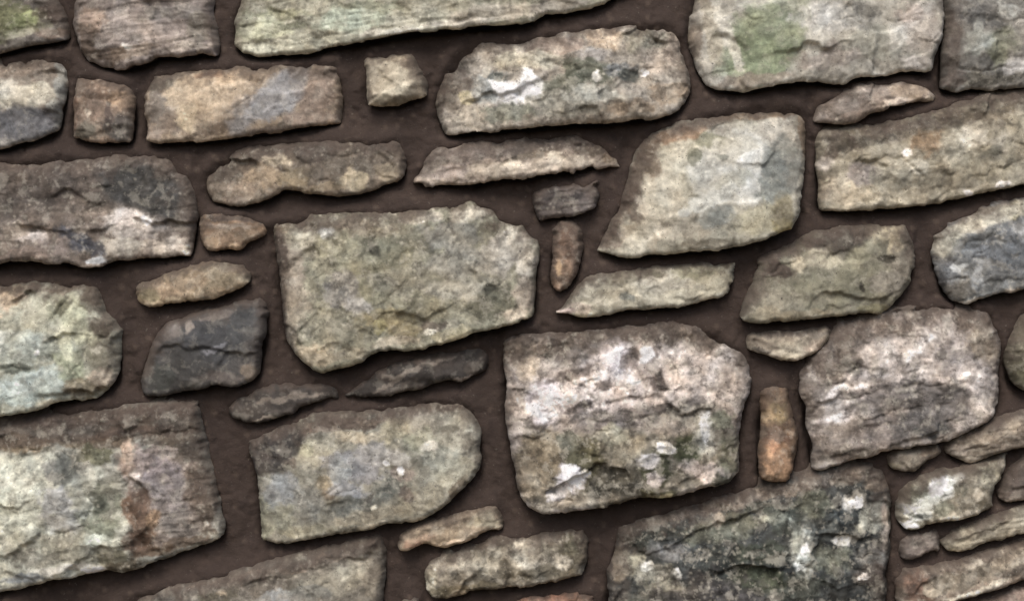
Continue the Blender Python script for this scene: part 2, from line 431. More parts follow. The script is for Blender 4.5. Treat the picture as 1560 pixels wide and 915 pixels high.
stone(P('1051,10 1070,-60 1180,-110 1350,-115 1425,-70 1441,8 1442,30 1438,51 1428,81 1424,105 1411,110 1391,108 1377,109 1343,115 1303,120 1289,129 1265,128 1245,122 1218,125 1174,130 1126,140 1082,132 1065,108 1056,75 1049,44'), 'b3aea0',
  '1165 60 62 52 0 98a37e;1150 90 55 36 0 93a177;1085 40 16 60 12 bab098;1112 60 10 60 20 cfc9b8;1260 30 50 26 0 bdbab2;1330 70 50 30 0 aaa99a;1310 25 34 18 0 9a988f;1400 40 34 40 0 bfb5a9;1365 58 16 20 0 cfcbbf;1260 90 50 20 0 b0a397;1150 122 60 9 6 a29482;1300 105 60 12 10 a69f90;1400 95 24 14 0 c2b8ad;1240 60 18 22 0 c8c5b8;1060 60 12 30 0 9d8d78;1390 20 22 14 0 c3b3a5',
  'large pale stone with a green lichen patch on its left half', patch='<99a386 .62 5 1085 112 1112 60 1140 20 1180 0 1236 0 1235 40 1220 80 1200 110 1130 122', z=8, rough=1.2, cuts='2.5 5 1280 28 1300 30 1312 40;2 4 1350 30 1400 34;2.5 4 1330 60 1320 90 1340 100;2.5 5 1430 50 1415 64', cham='1100 130 1125 20 .3', mott=.9)
stone(P('1447,-60 1446,20 1440,60 1437,100 1438,134 1458,141 1480,136 1513,137 1560,132 1650,120 1720,105 1725,-20 1660,-90 1500,-85'), '7c7972',
  '1500 25 40 20 0 6a6966;1530 70 30 30 0 87896f;1490 60 24 24 0 92948a;1500 120 60 10 4 5e5a50;1450 60 12 60 0 6f655b;1540 18 18 12 -30 a3a49c;1550 95 24 18 30 a8a6a4;1450 118 22 14 0 7c6f66;1600 40 60 60 0 g',
  'grey stone with olive patches', z=0, cuts='3 5 1500 30 1530 34 1560 28;3 5 1460 102 1510 106 1570 100', rough=1.2)
# ---- second course
stone(P('-140,100 -60,88 0,84 34,80 70,79 97,84 101,97 96,130 91,163 84,196 51,213 0,226 -70,240 -145,246'), '9a8f7f',
  '30 150 46 18 4 b9b39f;60 110 24 26 0 8b7a68;15 105 30 16 0 94816d;35 185 60 26 -4 7d7d80;-40 190 60 36 0 76767a;88 120 9 46 10 a5a8a0;80 172 8 24 8 b4b6aa;60 140 22 16 0 c0b8a0;10 134 16 12 0 bdb6a4;30 90 40 8 0 7c6c5c',
  'two-toned stone, cream above and slate grey below', patch='76767a .8 4 -140 190 0 176 30 162 84 166 82 195 50 211 0 225 -140 245', z=2, lumps='40 150 40 12 6', cham='-20 166 90 158 .22;92 190 76 90 .5', facet=.7)
stone(P('106,205 105,165 106,130 110,106 140,110 165,118 190,124 202,144 202,176 198,216 165,217 125,215'), '8b7561',
  '180 150 22 14 0 a98c6c;135 165 18 16 0 8c7460;175 195 22 20 0 67625c;125 200 20 12 0 6b6658;150 145 18 8 0 7a6350;133 172 6 9 0 c0ad94;165 178 7 24 0 6a5a52;110 170 8 30 0 8a6a54',
  'small squarish brown stone, darker at its foot', z=-3, rough=.9, cuts='2 4 162 165 168 200;2 3 140 150 146 180', mott=1.2)
stone(P('217,142 230,112 288,101 339,98 406,96 465,90 512,90 520,115 522,150 519,172 517,186 481,190 431,200 380,206 339,212 298,217 257,217 237,219 217,213 219,190 214,170'), 'a59076',
  '290 145 50 36 0 bfa784;340 125 46 20 20 bd9f78;270 185 46 20 0 a19080;370 160 26 16 40 8f867e;420 150 50 30 38 918f90;425 152 22 22 20 aaa8a8;480 140 34 34 30 a08a78;470 180 50 12 10 9c8878;330 195 60 10 6 83705c;235 160 16 30 0 8c8276;240 125 22 14 0 7c7464;320 112 24 6 0 947050;500 105 20 14 0 9a8674;410 200 60 8 8 7c6c5e;285 178 16 22 0 d0bd96;230 200 16 12 0 a89482',
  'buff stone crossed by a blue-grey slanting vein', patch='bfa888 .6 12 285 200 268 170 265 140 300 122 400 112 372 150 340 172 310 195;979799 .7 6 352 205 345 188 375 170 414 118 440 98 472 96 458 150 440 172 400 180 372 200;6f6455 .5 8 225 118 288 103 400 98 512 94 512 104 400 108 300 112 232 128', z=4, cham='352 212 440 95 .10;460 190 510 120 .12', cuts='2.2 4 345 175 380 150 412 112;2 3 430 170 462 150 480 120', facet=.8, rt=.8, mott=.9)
stone(P('554,90 566,84 600,80 626,84 636,104 651,128 650,145 638,150 612,158 583,160 559,159 557,135 556,110'), 'b5a78c',
  '595 115 30 22 0 bdb094;600 88 22 8 0 97876c;620 100 10 9 0 8f7d68;640 138 16 12 20 a5957c;590 152 34 6 2 94866c;606 138 26 7 20 c9bda0;563 150 6 10 0 a0917a',
  'small cream coloured block, cleanly broken', z=5, facet=.6, rough=.6, cham='555 144 640 147 1.1;604 150 640 112 .7;560 96 622 92 .4', rt=.5, mott=.7)
stone(P('657,150 668,118 682,88 700,66 719,58 760,55 800,56 828,47 895,37 963,32 1004,32 1031,36 1045,51 1046,81 1054,108 1055,135 1045,156 1024,173 997,181 963,183 912,188 878,188 845,193 800,195 752,200 692,204 678,203 668,183'), '9f9484',
  '745 130 32 26 20 9ea19c;790 150 40 22 30 d6d2cc;768 138 16 26 40 e2dedb;810 130 16 24 30 ecebe6;860 130 40 20 10 6e7362;900 110 46 20 -10 686e5c;950 110 30 14 0 8b8d8c;960 118 18 12 0 60665f;850 70 60 14 8 a5907e;800 90 50 16 0 b3ab92;920 60 30 20 0 b8a184;900 85 30 10 0 a6a09a;985 60 34 20 0 8e8a76;1005 90 34 22 20 b3a493;1020 140 34 16 10 a89276;960 165 50 10 5 a39078;860 160 60 20 0 8e8b7c;700 125 20 30 0 7f7468;715 180 34 16 0 aea28e;690 90 20 20 0 6e6257;730 75 30 12 0 9a8d7c;1040 60 12 20 0 c0b09c;900 145 50 14 0 a7a597;760 118 14 10 0 5f655c;980 112 9 8 0 e6e2da;905 118 8 7 0 e0dcd2;712 150 10 10 0 c4b88e;740 108 9 9 0 b9ad97;776 172 40 12 0 8e917f;670 150 8 30 0 7a6c60',
  'long rugged stone with white crystals and dark green streaks', patch='71665b .8 6 655 150 672 112 700 66 722 60 716 90 700 110 688 140 672 168', z=8, rough=1.6, cham='705 190 735 60 .35;990 70 1030 20 .5', cuts='3.5 7 850 125 890 110 940 108 985 112;3 6 740 120 760 104 790 112;3 5 930 140 975 122 1010 128;2.5 4 990 70 1020 46;3 5 1002 40 1004 60', lumps='800 140 24 20 4;920 75 60 12 5', mott=1.35)
stone(P('1241,185 1243,158 1262,146 1292,135 1330,122 1377,116 1421,130 1431,142 1430,150 1411,152 1387,157 1360,161 1343,168 1323,174 1309,183 1286,188 1258,186'), '8e7e70',
  '1280 165 34 16 10 8f8378;1340 140 30 12 10 9b8b7c;1390 138 34 12 4 a8937a;1300 178 20 7 0 9d8a7a;1360 156 30 4 14 c0ad98;1420 148 8 3 0 c8b8a0;1290 148 26 8 0 77695d',
  'thin grey-brown slip of stone below the green-patched block', z=-3, lay=.6, rt=.7, cuts='2 4 1318 160 1330 148 1335 132')
# ---- third course
stone(P('1245,215 1243,198 1260,188 1343,180 1411,168 1479,150 1560,134 1620,122 1700,110 1765,120 1760,240 1640,262 1560,281 1530,288 1496,293 1462,303 1445,307 1411,314 1343,319 1289,322 1252,319 1250,300 1252,288 1248,250'), '9a9078',
  '1260 248 14 12 0 cdbfae;1278 285 34 20 20 c6b89c;1300 300 40 12 6 b8aa8e;1320 265 30 18 0 8e8480;1360 270 34 24 0 a6a08c;1412 212 24 24 0 9b7f5c;1350 205 40 16 5 8a7f6e;1290 215 30 14 0 655b4e;1460 230 30 30 10 b3aa92;1480 210 20 16 0 c4baa4;1500 250 50 30 0 a09880;1540 215 34 20 0 b8ad98;1530 180 40 14 10 7f745f;1450 185 60 12 8 756a59;1440 290 60 12 8 a49a82;1380 300 50 10 4 aba28a;1525 280 12 5 0 ddd2c8;1475 290 10 5 0 dccfc4;1382 232 9 6 0 e0d0c0;1510 235 16 14 0 84806e;1600 200 80 60 0 a09880;1400 255 22 12 0 c0b8a2;1268 232 12 12 0 7a6b5a',
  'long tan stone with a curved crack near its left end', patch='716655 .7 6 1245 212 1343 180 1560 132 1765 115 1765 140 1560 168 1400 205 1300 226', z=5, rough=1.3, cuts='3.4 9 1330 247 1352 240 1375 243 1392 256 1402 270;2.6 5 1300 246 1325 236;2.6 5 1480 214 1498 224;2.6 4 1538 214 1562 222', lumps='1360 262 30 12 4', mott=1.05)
stone(P('908,383 912,368 930,335 948,300 962,255 968,222 982,200 1010,186 1048,177 1099,167 1150,157 1190,153 1220,155 1233,166 1236,185 1235,220 1231,257 1221,300 1216,330 1201,351 1170,365 1133,376 1099,381 1048,383 1011,389 990,389 970,393 948,391'), 'a8a38f',
  '1040 240 50 46 0 b9b29a;1090 260 46 40 0 b5b3a8;1140 260 40 60 0 bdbeb8;1190 200 30 30 0 b8b0a0;1180 260 22 38 12 7d8380;1170 290 20 26 0 858c86;1085 215 34 12 0 8c8b70;1055 235 12 16 0 7f8068;1120 230 40 24 0 bab6a6;1115 275 30 14 20 a9a899;1010 310 26 60 30 c2b8a0;980 355 40 26 20 b5a68c;1050 345 40 24 10 a9a08c;1090 330 34 16 10 8d918a;1080 305 50 14 24 c0c2ba;1150 335 34 24 10 b4ae90;1190 345 18 14 0 b09f60;1190 320 18 26 0 8e8462;1035 205 50 10 14 a6825e;1170 170 60 9 6 a48a68;960 300 16 44 25 7e6f5f;990 240 16 34 10 89765f;1228 200 8 40 0 a88e6e;930 368 18 14 0 8a7a6a;1140 240 22 9 30 c4c4bd;1100 240 8 8 0 8b8e82;990 330 10 40 35 cfc5ae;1080 372 60 6 3 7d745f',
  'big pale kite-shaped stone with a ridge down its left side', patch='bfb8a2 .75 4 935 388 985 330 1010 250 1030 215 1052 215 1030 290 1000 340 985 384;<bbbab0 .6 16 1040 215 1100 195 1190 180 1200 250 1170 260 1150 310 1080 320 1040 260;7d837e .7 5 1165 235 1195 200 1225 230 1215 290 1180 305 1160 275;76624f .75 5 966 250 985 205 1100 168 1232 156 1232 172 1110 184 1010 213 985 260 965 310 925 375 930 345', z=14, facet=1.1, rough=.8, cham='935 395 1015 215 .75;1228 360 1190 190 .28;1010 214 1232 178 .45;1190 358 970 330 .0', cuts='2 3 1100 250 1104 262;2.5 3 1060 300 1015 330', rt=.8, lean=.14, mott=.8)
stone(P('-150,262 -60,246 34,238 100,238 152,234 203,230 251,236 268,255 288,266 295,298 298,334 293,358 290,388 271,390 237,393 183,397 156,405 132,408 102,402 75,402 51,398 20,397 0,401 -70,410 -155,412'), '7b6e63',
  '60 280 60 24 0 675b51;200 275 46 28 0 5c5a57;230 300 34 22 0 565552;120 262 50 14 0 6b5e54;205 345 46 22 0 a09890;190 330 26 14 0 b4aaa2;250 375 44 12 4 b5a796;180 375 34 16 0 a29b8e;115 365 28 16 -30 53555e;140 375 22 12 -20 4f525c;45 360 28 10 -8 b3a8a0;20 350 30 14 0 95887a;30 385 50 9 0 7a685a;80 375 24 14 0 85756a;270 330 20 30 0 7e7266;60 320 60 14 0 85776a;140 320 34 12 0 8a7c6e;226 334 9 7 0 dbd5d0;145 395 14 7 0 a8aeb4;285 380 8 8 0 c9bba6;-50 330 60 50 0 n;90 300 40 10 0 5a4e47;160 300 30 10 0 726860',
  'broad dark brown stone with a pale broken lower edge', patch='5d534b .7 8 -150 262 200 232 285 268 292 330 240 332 220 312 150 316 100 326 0 345 -150 350;4d4e4d .75 7 150 265 200 245 255 258 275 300 265 335 220 325 160 300', z=4, rough=1.2, lay=.5, cuts='3 5 0 372 25 366 60 388;3 4 90 350 130 376 160 384;2.5 4 210 318 260 330', lumps='200 350 60 16 4', mott=1.15)
stone(P('303,268 320,246 350,228 380,214 414,210 460,213 499,212 545,211 576,211 600,206 611,216 619,244 617,264 600,279 583,283 549,295 515,298 482,295 448,291 431,290 414,301 394,308 373,313 345,313 318,306 310,290'), '7d6f5e',
  '400 270 34 16 10 a38d6e;360 290 34 16 0 93806a;420 245 20 10 0 b5a68a;450 270 24 16 0 92805f;500 250 40 24 20 756a5c;560 250 40 24 20 74695b;540 275 20 16 0 aa9a78;590 260 22 14 0 95876e;500 285 40 7 4 8a7a60;340 260 26 20 0 64594d;430 226 60 8 0 6a5e52;580 222 30 12 0 65594e;470 240 20 14 0 6a5f55;535 262 8 14 0 bba884;352 304 24 6 0 8e7c6a',
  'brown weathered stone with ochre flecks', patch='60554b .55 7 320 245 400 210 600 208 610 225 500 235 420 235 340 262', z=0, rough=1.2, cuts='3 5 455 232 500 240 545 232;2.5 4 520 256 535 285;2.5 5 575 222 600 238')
stone(P('625,272 640,248 650,228 662,218 719,208 800,200 862,197 902,208 930,222 948,240 948,254 929,251 909,257 899,254 889,261 862,263 835,265 814,266 801,271 760,274 746,276 722,283 685,281 651,281 627,279'), '948474',
  '690 262 40 14 8 a39388;760 258 50 12 6 b0a08a;830 250 50 11 6 b5a590;880 246 30 9 4 aea08c;930 240 16 9 0 8a7458;820 226 60 14 6 7b6e5c;740 232 50 14 6 83766a;700 240 20 14 0 9a8a7e;780 250 20 8 10 c4b49a;900 225 30 10 0 756756;650 274 30 5 0 b2a08c;845 240 16 6 0 c5b8a2',
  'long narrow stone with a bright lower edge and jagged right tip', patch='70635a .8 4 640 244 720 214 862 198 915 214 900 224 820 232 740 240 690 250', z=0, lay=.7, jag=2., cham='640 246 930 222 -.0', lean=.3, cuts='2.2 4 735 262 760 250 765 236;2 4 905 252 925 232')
stone(P('818,290 830,284 862,281 890,279 911,277 914,295 914,303 910,317 889,325 868,330 841,332 821,337 815,317 812,300'), '5e5450',
  '880 288 20 6 4 6d645e;850 315 30 10 10 5b524c;890 312 18 8 10 69605a;840 296 18 8 0 4d4644;870 300 20 5 5 423c3a',
  'small charcoal brown stone tucked under the jagged slip', z=-6, lay=.8, rt=.3, cuts='2 4 858 290 905 292', mat=M_SLATE)
stone(P('841,350 855,336 877,338 888,354 890,378 886,398 881,412 866,436 852,444 840,437 842,412 841,378'), '786353',
  '862 365 16 14 0 80644f;858 400 12 24 15 937860;866 385 8 12 0 6e5644;850 430 10 8 0 9a7a5e;852 408 6 12 10 b8986e',
  'small upright russet pinning stone beside the big central block', z=-2, rt=.3, rough=.7, cuts='2 3 848 378 872 380 880 372')
stone(P('301,341 306,328 340,322 380,326 409,342 408,350 403,356 376,369 366,380 339,381 315,381 305,371 301,358'), '8e7357',
  '340 362 30 10 0 9a8064;375 358 16 8 10 967f64;320 370 14 7 0 b09574;350 345 40 6 0 8c7a68;345 331 40 6 0 62544a;360 375 12 5 0 b89a74',
  'small ochre wedge stone under the dark brown broad one', z=-5, rt=.6, rough=.8)
# ---- middle
stone(P('412,350 414,337 448,331 515,322 583,319 651,316 695,310 719,303 742,311 758,327 780,336 801,337 808,354 824,364 822,388 818,418 817,452 812,483 780,493 749,503 719,508 705,515 668,524 624,534 580,534 549,552 515,561 492,566 478,564 454,544 434,520 430,490 424,449 420,402 415,368'), '8f8b73',
  '455 370 34 26 0 a9a28c;440 420 24 40 0 a99b88;450 470 26 34 0 a49882;510 375 40 16 0 9a9578;560 350 50 14 0 93886f;640 330 34 10 6 b5aa94;715 325 34 16 10 b8b09c;775 370 34 24 20 c3bbaa;800 400 20 26 0 bdb5a4;760 390 40 30 30 a09b90;640 370 50 24 0 7f7c68;590 390 50 30 0 7e7a60;690 360 46 26 0 8b887c;700 400 50 26 0 969284;560 430 50 34 0 8a8567;620 430 60 26 0 8c8874;520 440 30 26 0 86817a;545 465 20 14 0 a39f98;650 460 60 20 0 8c866a;730 440 40 20 0 8c8878;750 460 34 26 0 6f6d58;745 440 16 7 0 4e4d40;800 450 20 24 0 ad9f8c;590 485 46 16 0 9a8d64;582 498 16 9 0 b0a66e;620 500 26 14 0 a3966c;660 495 26 10 0 75695c;690 510 34 10 10 b0a57e;500 500 40 26 0 969078;480 540 34 16 0 b8a889;530 540 30 12 10 a89c80;440 520 16 20 0 8f8474;600 520 40 8 8 b3a68c;515 345 60 9 0 867864;500 355 14 9 -20 b8b8b0;425 380 9 40 0 6e5d50;430 345 14 8 0 8a7a60;785 478 26 9 8 b8aa94;655 505 9 5 0 ddd6c0;575 382 10 8 0 504d3e;690 440 50 14 0 a39d8a;540 400 40 14 0 938f74;426 500 7 40 0 6a5a50',
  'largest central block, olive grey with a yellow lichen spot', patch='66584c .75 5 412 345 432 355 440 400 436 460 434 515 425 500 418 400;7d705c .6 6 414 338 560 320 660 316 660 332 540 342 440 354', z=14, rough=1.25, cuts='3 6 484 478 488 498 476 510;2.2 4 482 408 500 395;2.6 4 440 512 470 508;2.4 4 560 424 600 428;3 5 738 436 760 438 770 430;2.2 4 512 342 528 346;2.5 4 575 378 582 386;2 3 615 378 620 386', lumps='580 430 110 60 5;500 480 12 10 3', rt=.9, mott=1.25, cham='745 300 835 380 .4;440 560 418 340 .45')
stone(P('845,478 862,463 879,435 895,419 946,411 997,403 1048,400 1099,397 1125,396 1129,400 1121,412 1122,427 1114,432 1114,446 1099,452 1065,461 1041,468 1011,468 980,473 956,474 929,480 889,485 872,480'), 'a8a28c',
  '1010 430 50 20 4 b3ad9b;930 450 50 16 10 b0a890;880 470 26 9 0 bcab98;960 420 40 10 8 8f8770;1060 415 40 14 4 a09b78;1095 430 26 16 0 aea486;955 455 14 8 0 7c8078;1040 450 40 10 5 b8b198;900 430 22 10 0 857b6a;1000 415 18 6 0 76725e;1110 400 16 6 0 83795c;890 480 16 4 0 d0c4a4;862 474 14 5 0 c3aba0',
  'pale wedge stone tapering to a point on its left', z=4, rt=.6, rough=.9, cuts='2.4 5 935 432 950 440 958 456;2 4 930 425 975 408;2 3 1060 450 1090 440', lean=.2)
stone(P('1129,486 1136,463 1150,436 1156,412 1157,398 1175,384 1208,369 1242,352 1275,345 1336,340 1380,341 1387,360 1397,381 1399,402 1392,425 1377,446 1360,466 1340,480 1326,475 1292,478 1258,485 1208,487 1170,493 1145,491'), '827d68',
  '1240 445 80 30 10 85826a;1190 460 40 20 0 908a76;1300 430 50 30 0 7e7a62;1290 365 34 20 0 5e594e;1250 385 22 24 0 a59c84;1270 398 40 9 -4 aaa287;1310 390 34 14 30 908c70;1350 355 30 16 0 a5997a;1365 375 16 14 0 b8a883;1175 390 22 14 20 70665c;1185 412 20 9 0 5a4a42;1160 440 16 16 0 918974;1375 400 22 26 0 8a8170;1350 430 34 16 0 7f786a;1330 470 22 9 0 8a8460;1220 478 60 7 4 94886c;1165 478 26 10 0 9a9076;1215 400 12 14 0 b5a98c;1310 442 6 7 0 4c463a;1348 392 12 7 0 504a3c;1240 370 20 8 0 6e6456;1380 350 12 8 0 a5977a',
  'olive stone with a dark knob at its upper left corner', patch='62594e .7 4 1225 372 1275 348 1320 342 1330 352 1298 380 1268 386', z=8, rough=.9, cuts='4 8 1210 372 1212 398 1180 414 1160 412;3.5 7 1255 372 1270 392 1298 382 1300 366;3 5 1335 378 1342 394 1366 390;3 4 1304 440 1314 446', lumps='1180 392 20 12 6;1240 440 70 20 4', facet=.7, mott=.85)
stone(P('1422,375 1424,360 1445,338 1479,326 1523,308 1560,297 1640,282 1700,300 1705,400 1640,425 1560,440 1543,447 1526,446 1499,454 1475,465 1452,457 1441,442 1432,412'), '7f8282',
  '1480 345 50 12 18 b0aa9c;1520 322 50 10 16 b3ab96;1435 370 14 24 20 a5a496;1450 365 20 12 20 8c9084;1500 385 30 26 0 7d8288;1550 380 30 40 0 6e7276;1545 320 16 12 0 aaa27c;1470 440 26 14 0 7a766e;1450 415 18 20 0 7c8084;1490 420 10 26 0 989c9e;1520 400 16 34 0 6c7074;1480 460 20 4 20 c4b8a4;1545 442 16 4 0 b8aa98;1490 365 30 8 20 6c6f70;1555 350 14 20 0 92969a;1600 370 40 50 0 s;1460 408 12 6 0 b0b4b4',
  'blue-grey stone with swirled veins and a cream top edge', patch='b5b09c .8 4 1424 375 1428 358 1480 332 1560 303 1640 288 1640 308 1560 326 1500 345 1460 362 1440 395', z=7, rough=1.1, cuts='3 6 1455 395 1475 372 1500 362 1530 372;2.4 5 1478 440 1476 410 1488 385 1508 378 1516 395;2.4 5 1530 370 1534 410;2.4 4 1550 360 1554 420;2.5 5 1444 410 1456 425 1474 424', rt=.6, mott=1.2)
stone(P('203,456 200,442 208,430 240,420 271,412 305,400 339,396 366,403 379,418 380,430 362,439 352,446 325,456 305,457 271,462 237,466 217,466'), '9c8768',
  '250 445 34 14 8 ad9270;225 450 16 12 0 92845f;330 425 40 16 8 95866a;290 430 30 12 8 a08a6c;370 425 10 8 0 a5977a;260 460 40 4 4 b8a27e;330 405 34 6 6 87785e;215 435 12 8 0 7d7054',
  'thin tan slip above the black stone', z=1, rt=.6, rough=.7, cuts='2 4 300 452 304 436 312 426')
stone(P('-110,445 -40,438 0,432 34,428 102,427 146,427 152,452 158,478 176,490 184,507 178,537 180,568 170,588 146,605 88,613 51,627 0,634 -60,640 -115,636'), 'a5a590',
  '60 455 60 14 0 b0a88e;15 455 24 24 0 b59c7c;10 475 12 12 0 d2b898;50 480 40 30 0 b1b098;100 470 30 30 10 aeb094;120 500 20 46 20 b8bb9b;80 530 40 24 0 a0a696;30 530 40 30 0 aab3a8;60 585 60 24 4 a8b5ae;30 600 40 20 0 a9b8b0;110 560 20 34 20 98a080;150 540 24 36 10 8a8670;155 500 16 20 0 7f7662;155 575 24 14 0 ab9a84;125 590 30 14 0 8a7d62;140 445 16 16 0 7a705c;60 535 7 6 0 e8ead8;20 560 34 7 0 6c7264;80 615 20 7 0 b0a890;150 530 8 8 0 c8c4b0;95 462 10 20 0 7e7c60;-50 530 60 80 0 h;100 520 12 26 10 c8c9a8;0 520 16 20 0 c8ccc0;60 440 60 6 0 8a7a64;20 590 30 12 0 bccac4',
  'pale mint green stone with fissures', patch='7a6c5a .6 5 -110 440 34 426 150 426 150 446 60 440 0 446', z=10, rough=1.35, cuts='3.4 8 102 452 90 470 82 486;3 6 106 455 130 470 145 490;3.4 7 140 500 128 530 126 556 110 580;3 6 0 564 26 558 60 566;3 5 10 580 20 600;3 6 150 520 165 510', lumps='120 480 12 26 4;150 580 18 12 4', mott=1.05)
stone(P('243,494 288,480 339,467 396,453 404,465 406,480 405,496 397,537 391,571 373,585 356,590 325,588 288,598 237,603 212,601 204,578 217,551 228,526 236,508'), '4e4b49',
  '320 520 50 34 0 46474a;280 560 40 30 0 444240;370 500 26 30 0 4a4b4c;240 575 26 22 0 484a46;262 500 16 14 0 6e655e;288 500 6 12 0 847a70;330 530 20 5 20 6c6c72;340 575 40 10 0 5a514b;380 565 14 16 0 6e6050;340 478 50 4 14 6e655e;300 480 30 6 12 574f49;225 560 12 20 0 55514c;370 475 20 8 10 3e4042;312 508 10 10 0 3c3e42',
  'nearly black smooth stone', z=6, rough=.75, facet=.9, rt=.35, mat=M_SLATE, cuts='2.5 2 308 526 330 540 350 528', cham='216 610 262 500 .4', mott=.55)
stone(P('522,604 540,586 572,562 610,549 640,540 690,531 719,521 743,524 748,545 743,564 730,572 708,577 700,583 685,577 660,584 651,590 610,598 583,606 550,607'), '3f3935',
  '640 560 60 4 18 71675c;600 580 40 4 26 655b51;680 560 40 10 6 4a433e;720 560 16 12 0 554c44;620 590 40 8 8 524a43;715 576 20 4 4 7c7064;660 545 40 6 12 584e46',
  'thin dark curving slip below the central block', z=-5, rt=.6, rough=.5, mat=M_SLATE, lumps='620 572 50 6 4', mott=.6)
stone(P('341,630 352,606 380,592 420,583 455,585 500,578 518,592 515,607 500,607 482,616 450,624 446,630 431,633 407,642 373,644 352,638'), '443d38',
  '430 608 50 4 8 6d6256;470 600 30 4 4 70655a;390 625 34 10 10 4e463f;440 622 40 6 12 544b44;405 637 24 3 4 7a6e60;365 632 12 6 0 534a42',
  'dark narrow sliver left of the curving slip', z=-5, rt=.5, rough=.5, mat=M_SLATE, mott=.6)
# ---- lower middle
stone(P('763,524 772,508 800,500 862,497 915,492 963,488 1031,487 1082,498 1116,518 1138,537 1147,561 1146,598 1139,610 1133,640 1128,673 1127,717 1109,734 1065,744 1038,751 1011,757 977,754 936,768 909,773 862,780 835,783 804,772 790,754 786,717 779,690 774,666 769,632 771,598 766,557'), 'a89c92',
  '940 560 60 34 0 c9bdb8;935 540 22 30 20 d9ced0;870 590 50 26 0 c8bab2;830 610 30 34 0 d8cdd0;990 550 40 30 0 a0938c;985 540 10 14 0 e2e4ea;1010 545 16 14 0 cdbfb8;1050 560 50 40 0 b8aaa0;1090 570 34 26 0 b5a79c;1110 590 22 34 0 b8aa9e;1030 600 50 24 0 b0a298;950 610 40 20 0 b8a8a0;800 550 20 30 0 bba88e;860 530 34 16 0 8f7f70;790 530 20 20 0 7a6c5e;1000 510 60 12 0 7c6e62;900 510 60 9 0 74675b;1080 520 30 14 0 8a7c6e;960 545 14 20 0 8b7d76;1000 580 12 16 0 665a54;870 570 34 10 20 7d7068;785 630 16 40 0 bdaea2;830 625 20 14 0 dcd2d2;900 640 40 16 0 8b8078;960 635 60 12 0 857a74;1050 630 60 18 0 8f8676;1010 650 40 10 0 94887a;830 690 40 40 0 8a7c62;810 730 26 34 0 978a72;890 700 30 40 0 67623f;870 670 20 14 0 7c7a68;950 680 34 26 0 968a70;930 660 26 14 0 a39c80;940 730 50 24 0 5e5848;1000 710 24 30 0 525636;1045 680 24 24 0 515a35;1075 660 20 30 0 a8a698;1075 650 10 26 0 c3c4c4;1015 680 16 9 0 e6e0d4;985 700 18 12 0 c4bcb8;998 725 12 14 0 bdb2b0;1070 715 34 14 -10 b8a89e;1110 690 16 30 0 6a6a52;1100 640 20 16 0 858870;1100 730 20 10 0 4e4e3a;866 730 22 26 -35 d0ccd2;872 722 12 16 -30 e4e2ea;850 750 14 14 -20 c4bfc0;890 722 6 8 0 ddd2b8;860 765 60 8 6 a09480;940 765 40 6 8 6e6552;1000 750 30 8 0 6a6640;1010 752 9 5 0 c0b07e;880 620 30 8 10 6e625c;1060 610 16 9 0 746a62;1010 620 16 9 0 6c625c;920 585 14 9 0 7e726c;765 560 6 40 0 7a6c60',
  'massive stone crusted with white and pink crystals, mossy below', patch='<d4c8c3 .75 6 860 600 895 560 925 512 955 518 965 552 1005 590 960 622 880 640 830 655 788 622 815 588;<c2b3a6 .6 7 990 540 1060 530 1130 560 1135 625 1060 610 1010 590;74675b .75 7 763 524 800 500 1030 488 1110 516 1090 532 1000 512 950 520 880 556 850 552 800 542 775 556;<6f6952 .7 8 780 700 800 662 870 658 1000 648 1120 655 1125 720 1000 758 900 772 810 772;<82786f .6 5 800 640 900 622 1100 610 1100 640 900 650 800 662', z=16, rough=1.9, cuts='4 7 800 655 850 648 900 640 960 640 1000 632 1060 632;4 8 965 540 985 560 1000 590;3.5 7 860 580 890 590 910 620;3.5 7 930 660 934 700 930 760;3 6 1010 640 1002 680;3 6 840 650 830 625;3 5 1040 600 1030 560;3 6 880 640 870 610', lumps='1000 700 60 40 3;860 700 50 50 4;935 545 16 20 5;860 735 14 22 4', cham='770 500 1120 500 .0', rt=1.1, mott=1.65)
stone(P('1160,600 1168,590 1184,587 1204,592 1209,622 1217,664 1214,690 1209,717 1201,731 1174,734 1157,728 1155,717 1160,673 1159,639'), '8a6c4e',
  '1185 625 18 22 0 8e7a50;1185 670 20 20 0 805c44;1172 700 12 24 0 b5895c;1190 700 16 26 0 a07a54;1172 635 8 16 0 b09468;1190 605 14 10 0 9a7a54;1180 725 20 7 0 8b6a46;1178 680 8 10 0 bb8a62',
  'upright rusty orange pinning stone', z=3, rt=.4, rough=.8, cuts='2 3 1178 640 1186 680', mott=1.1)
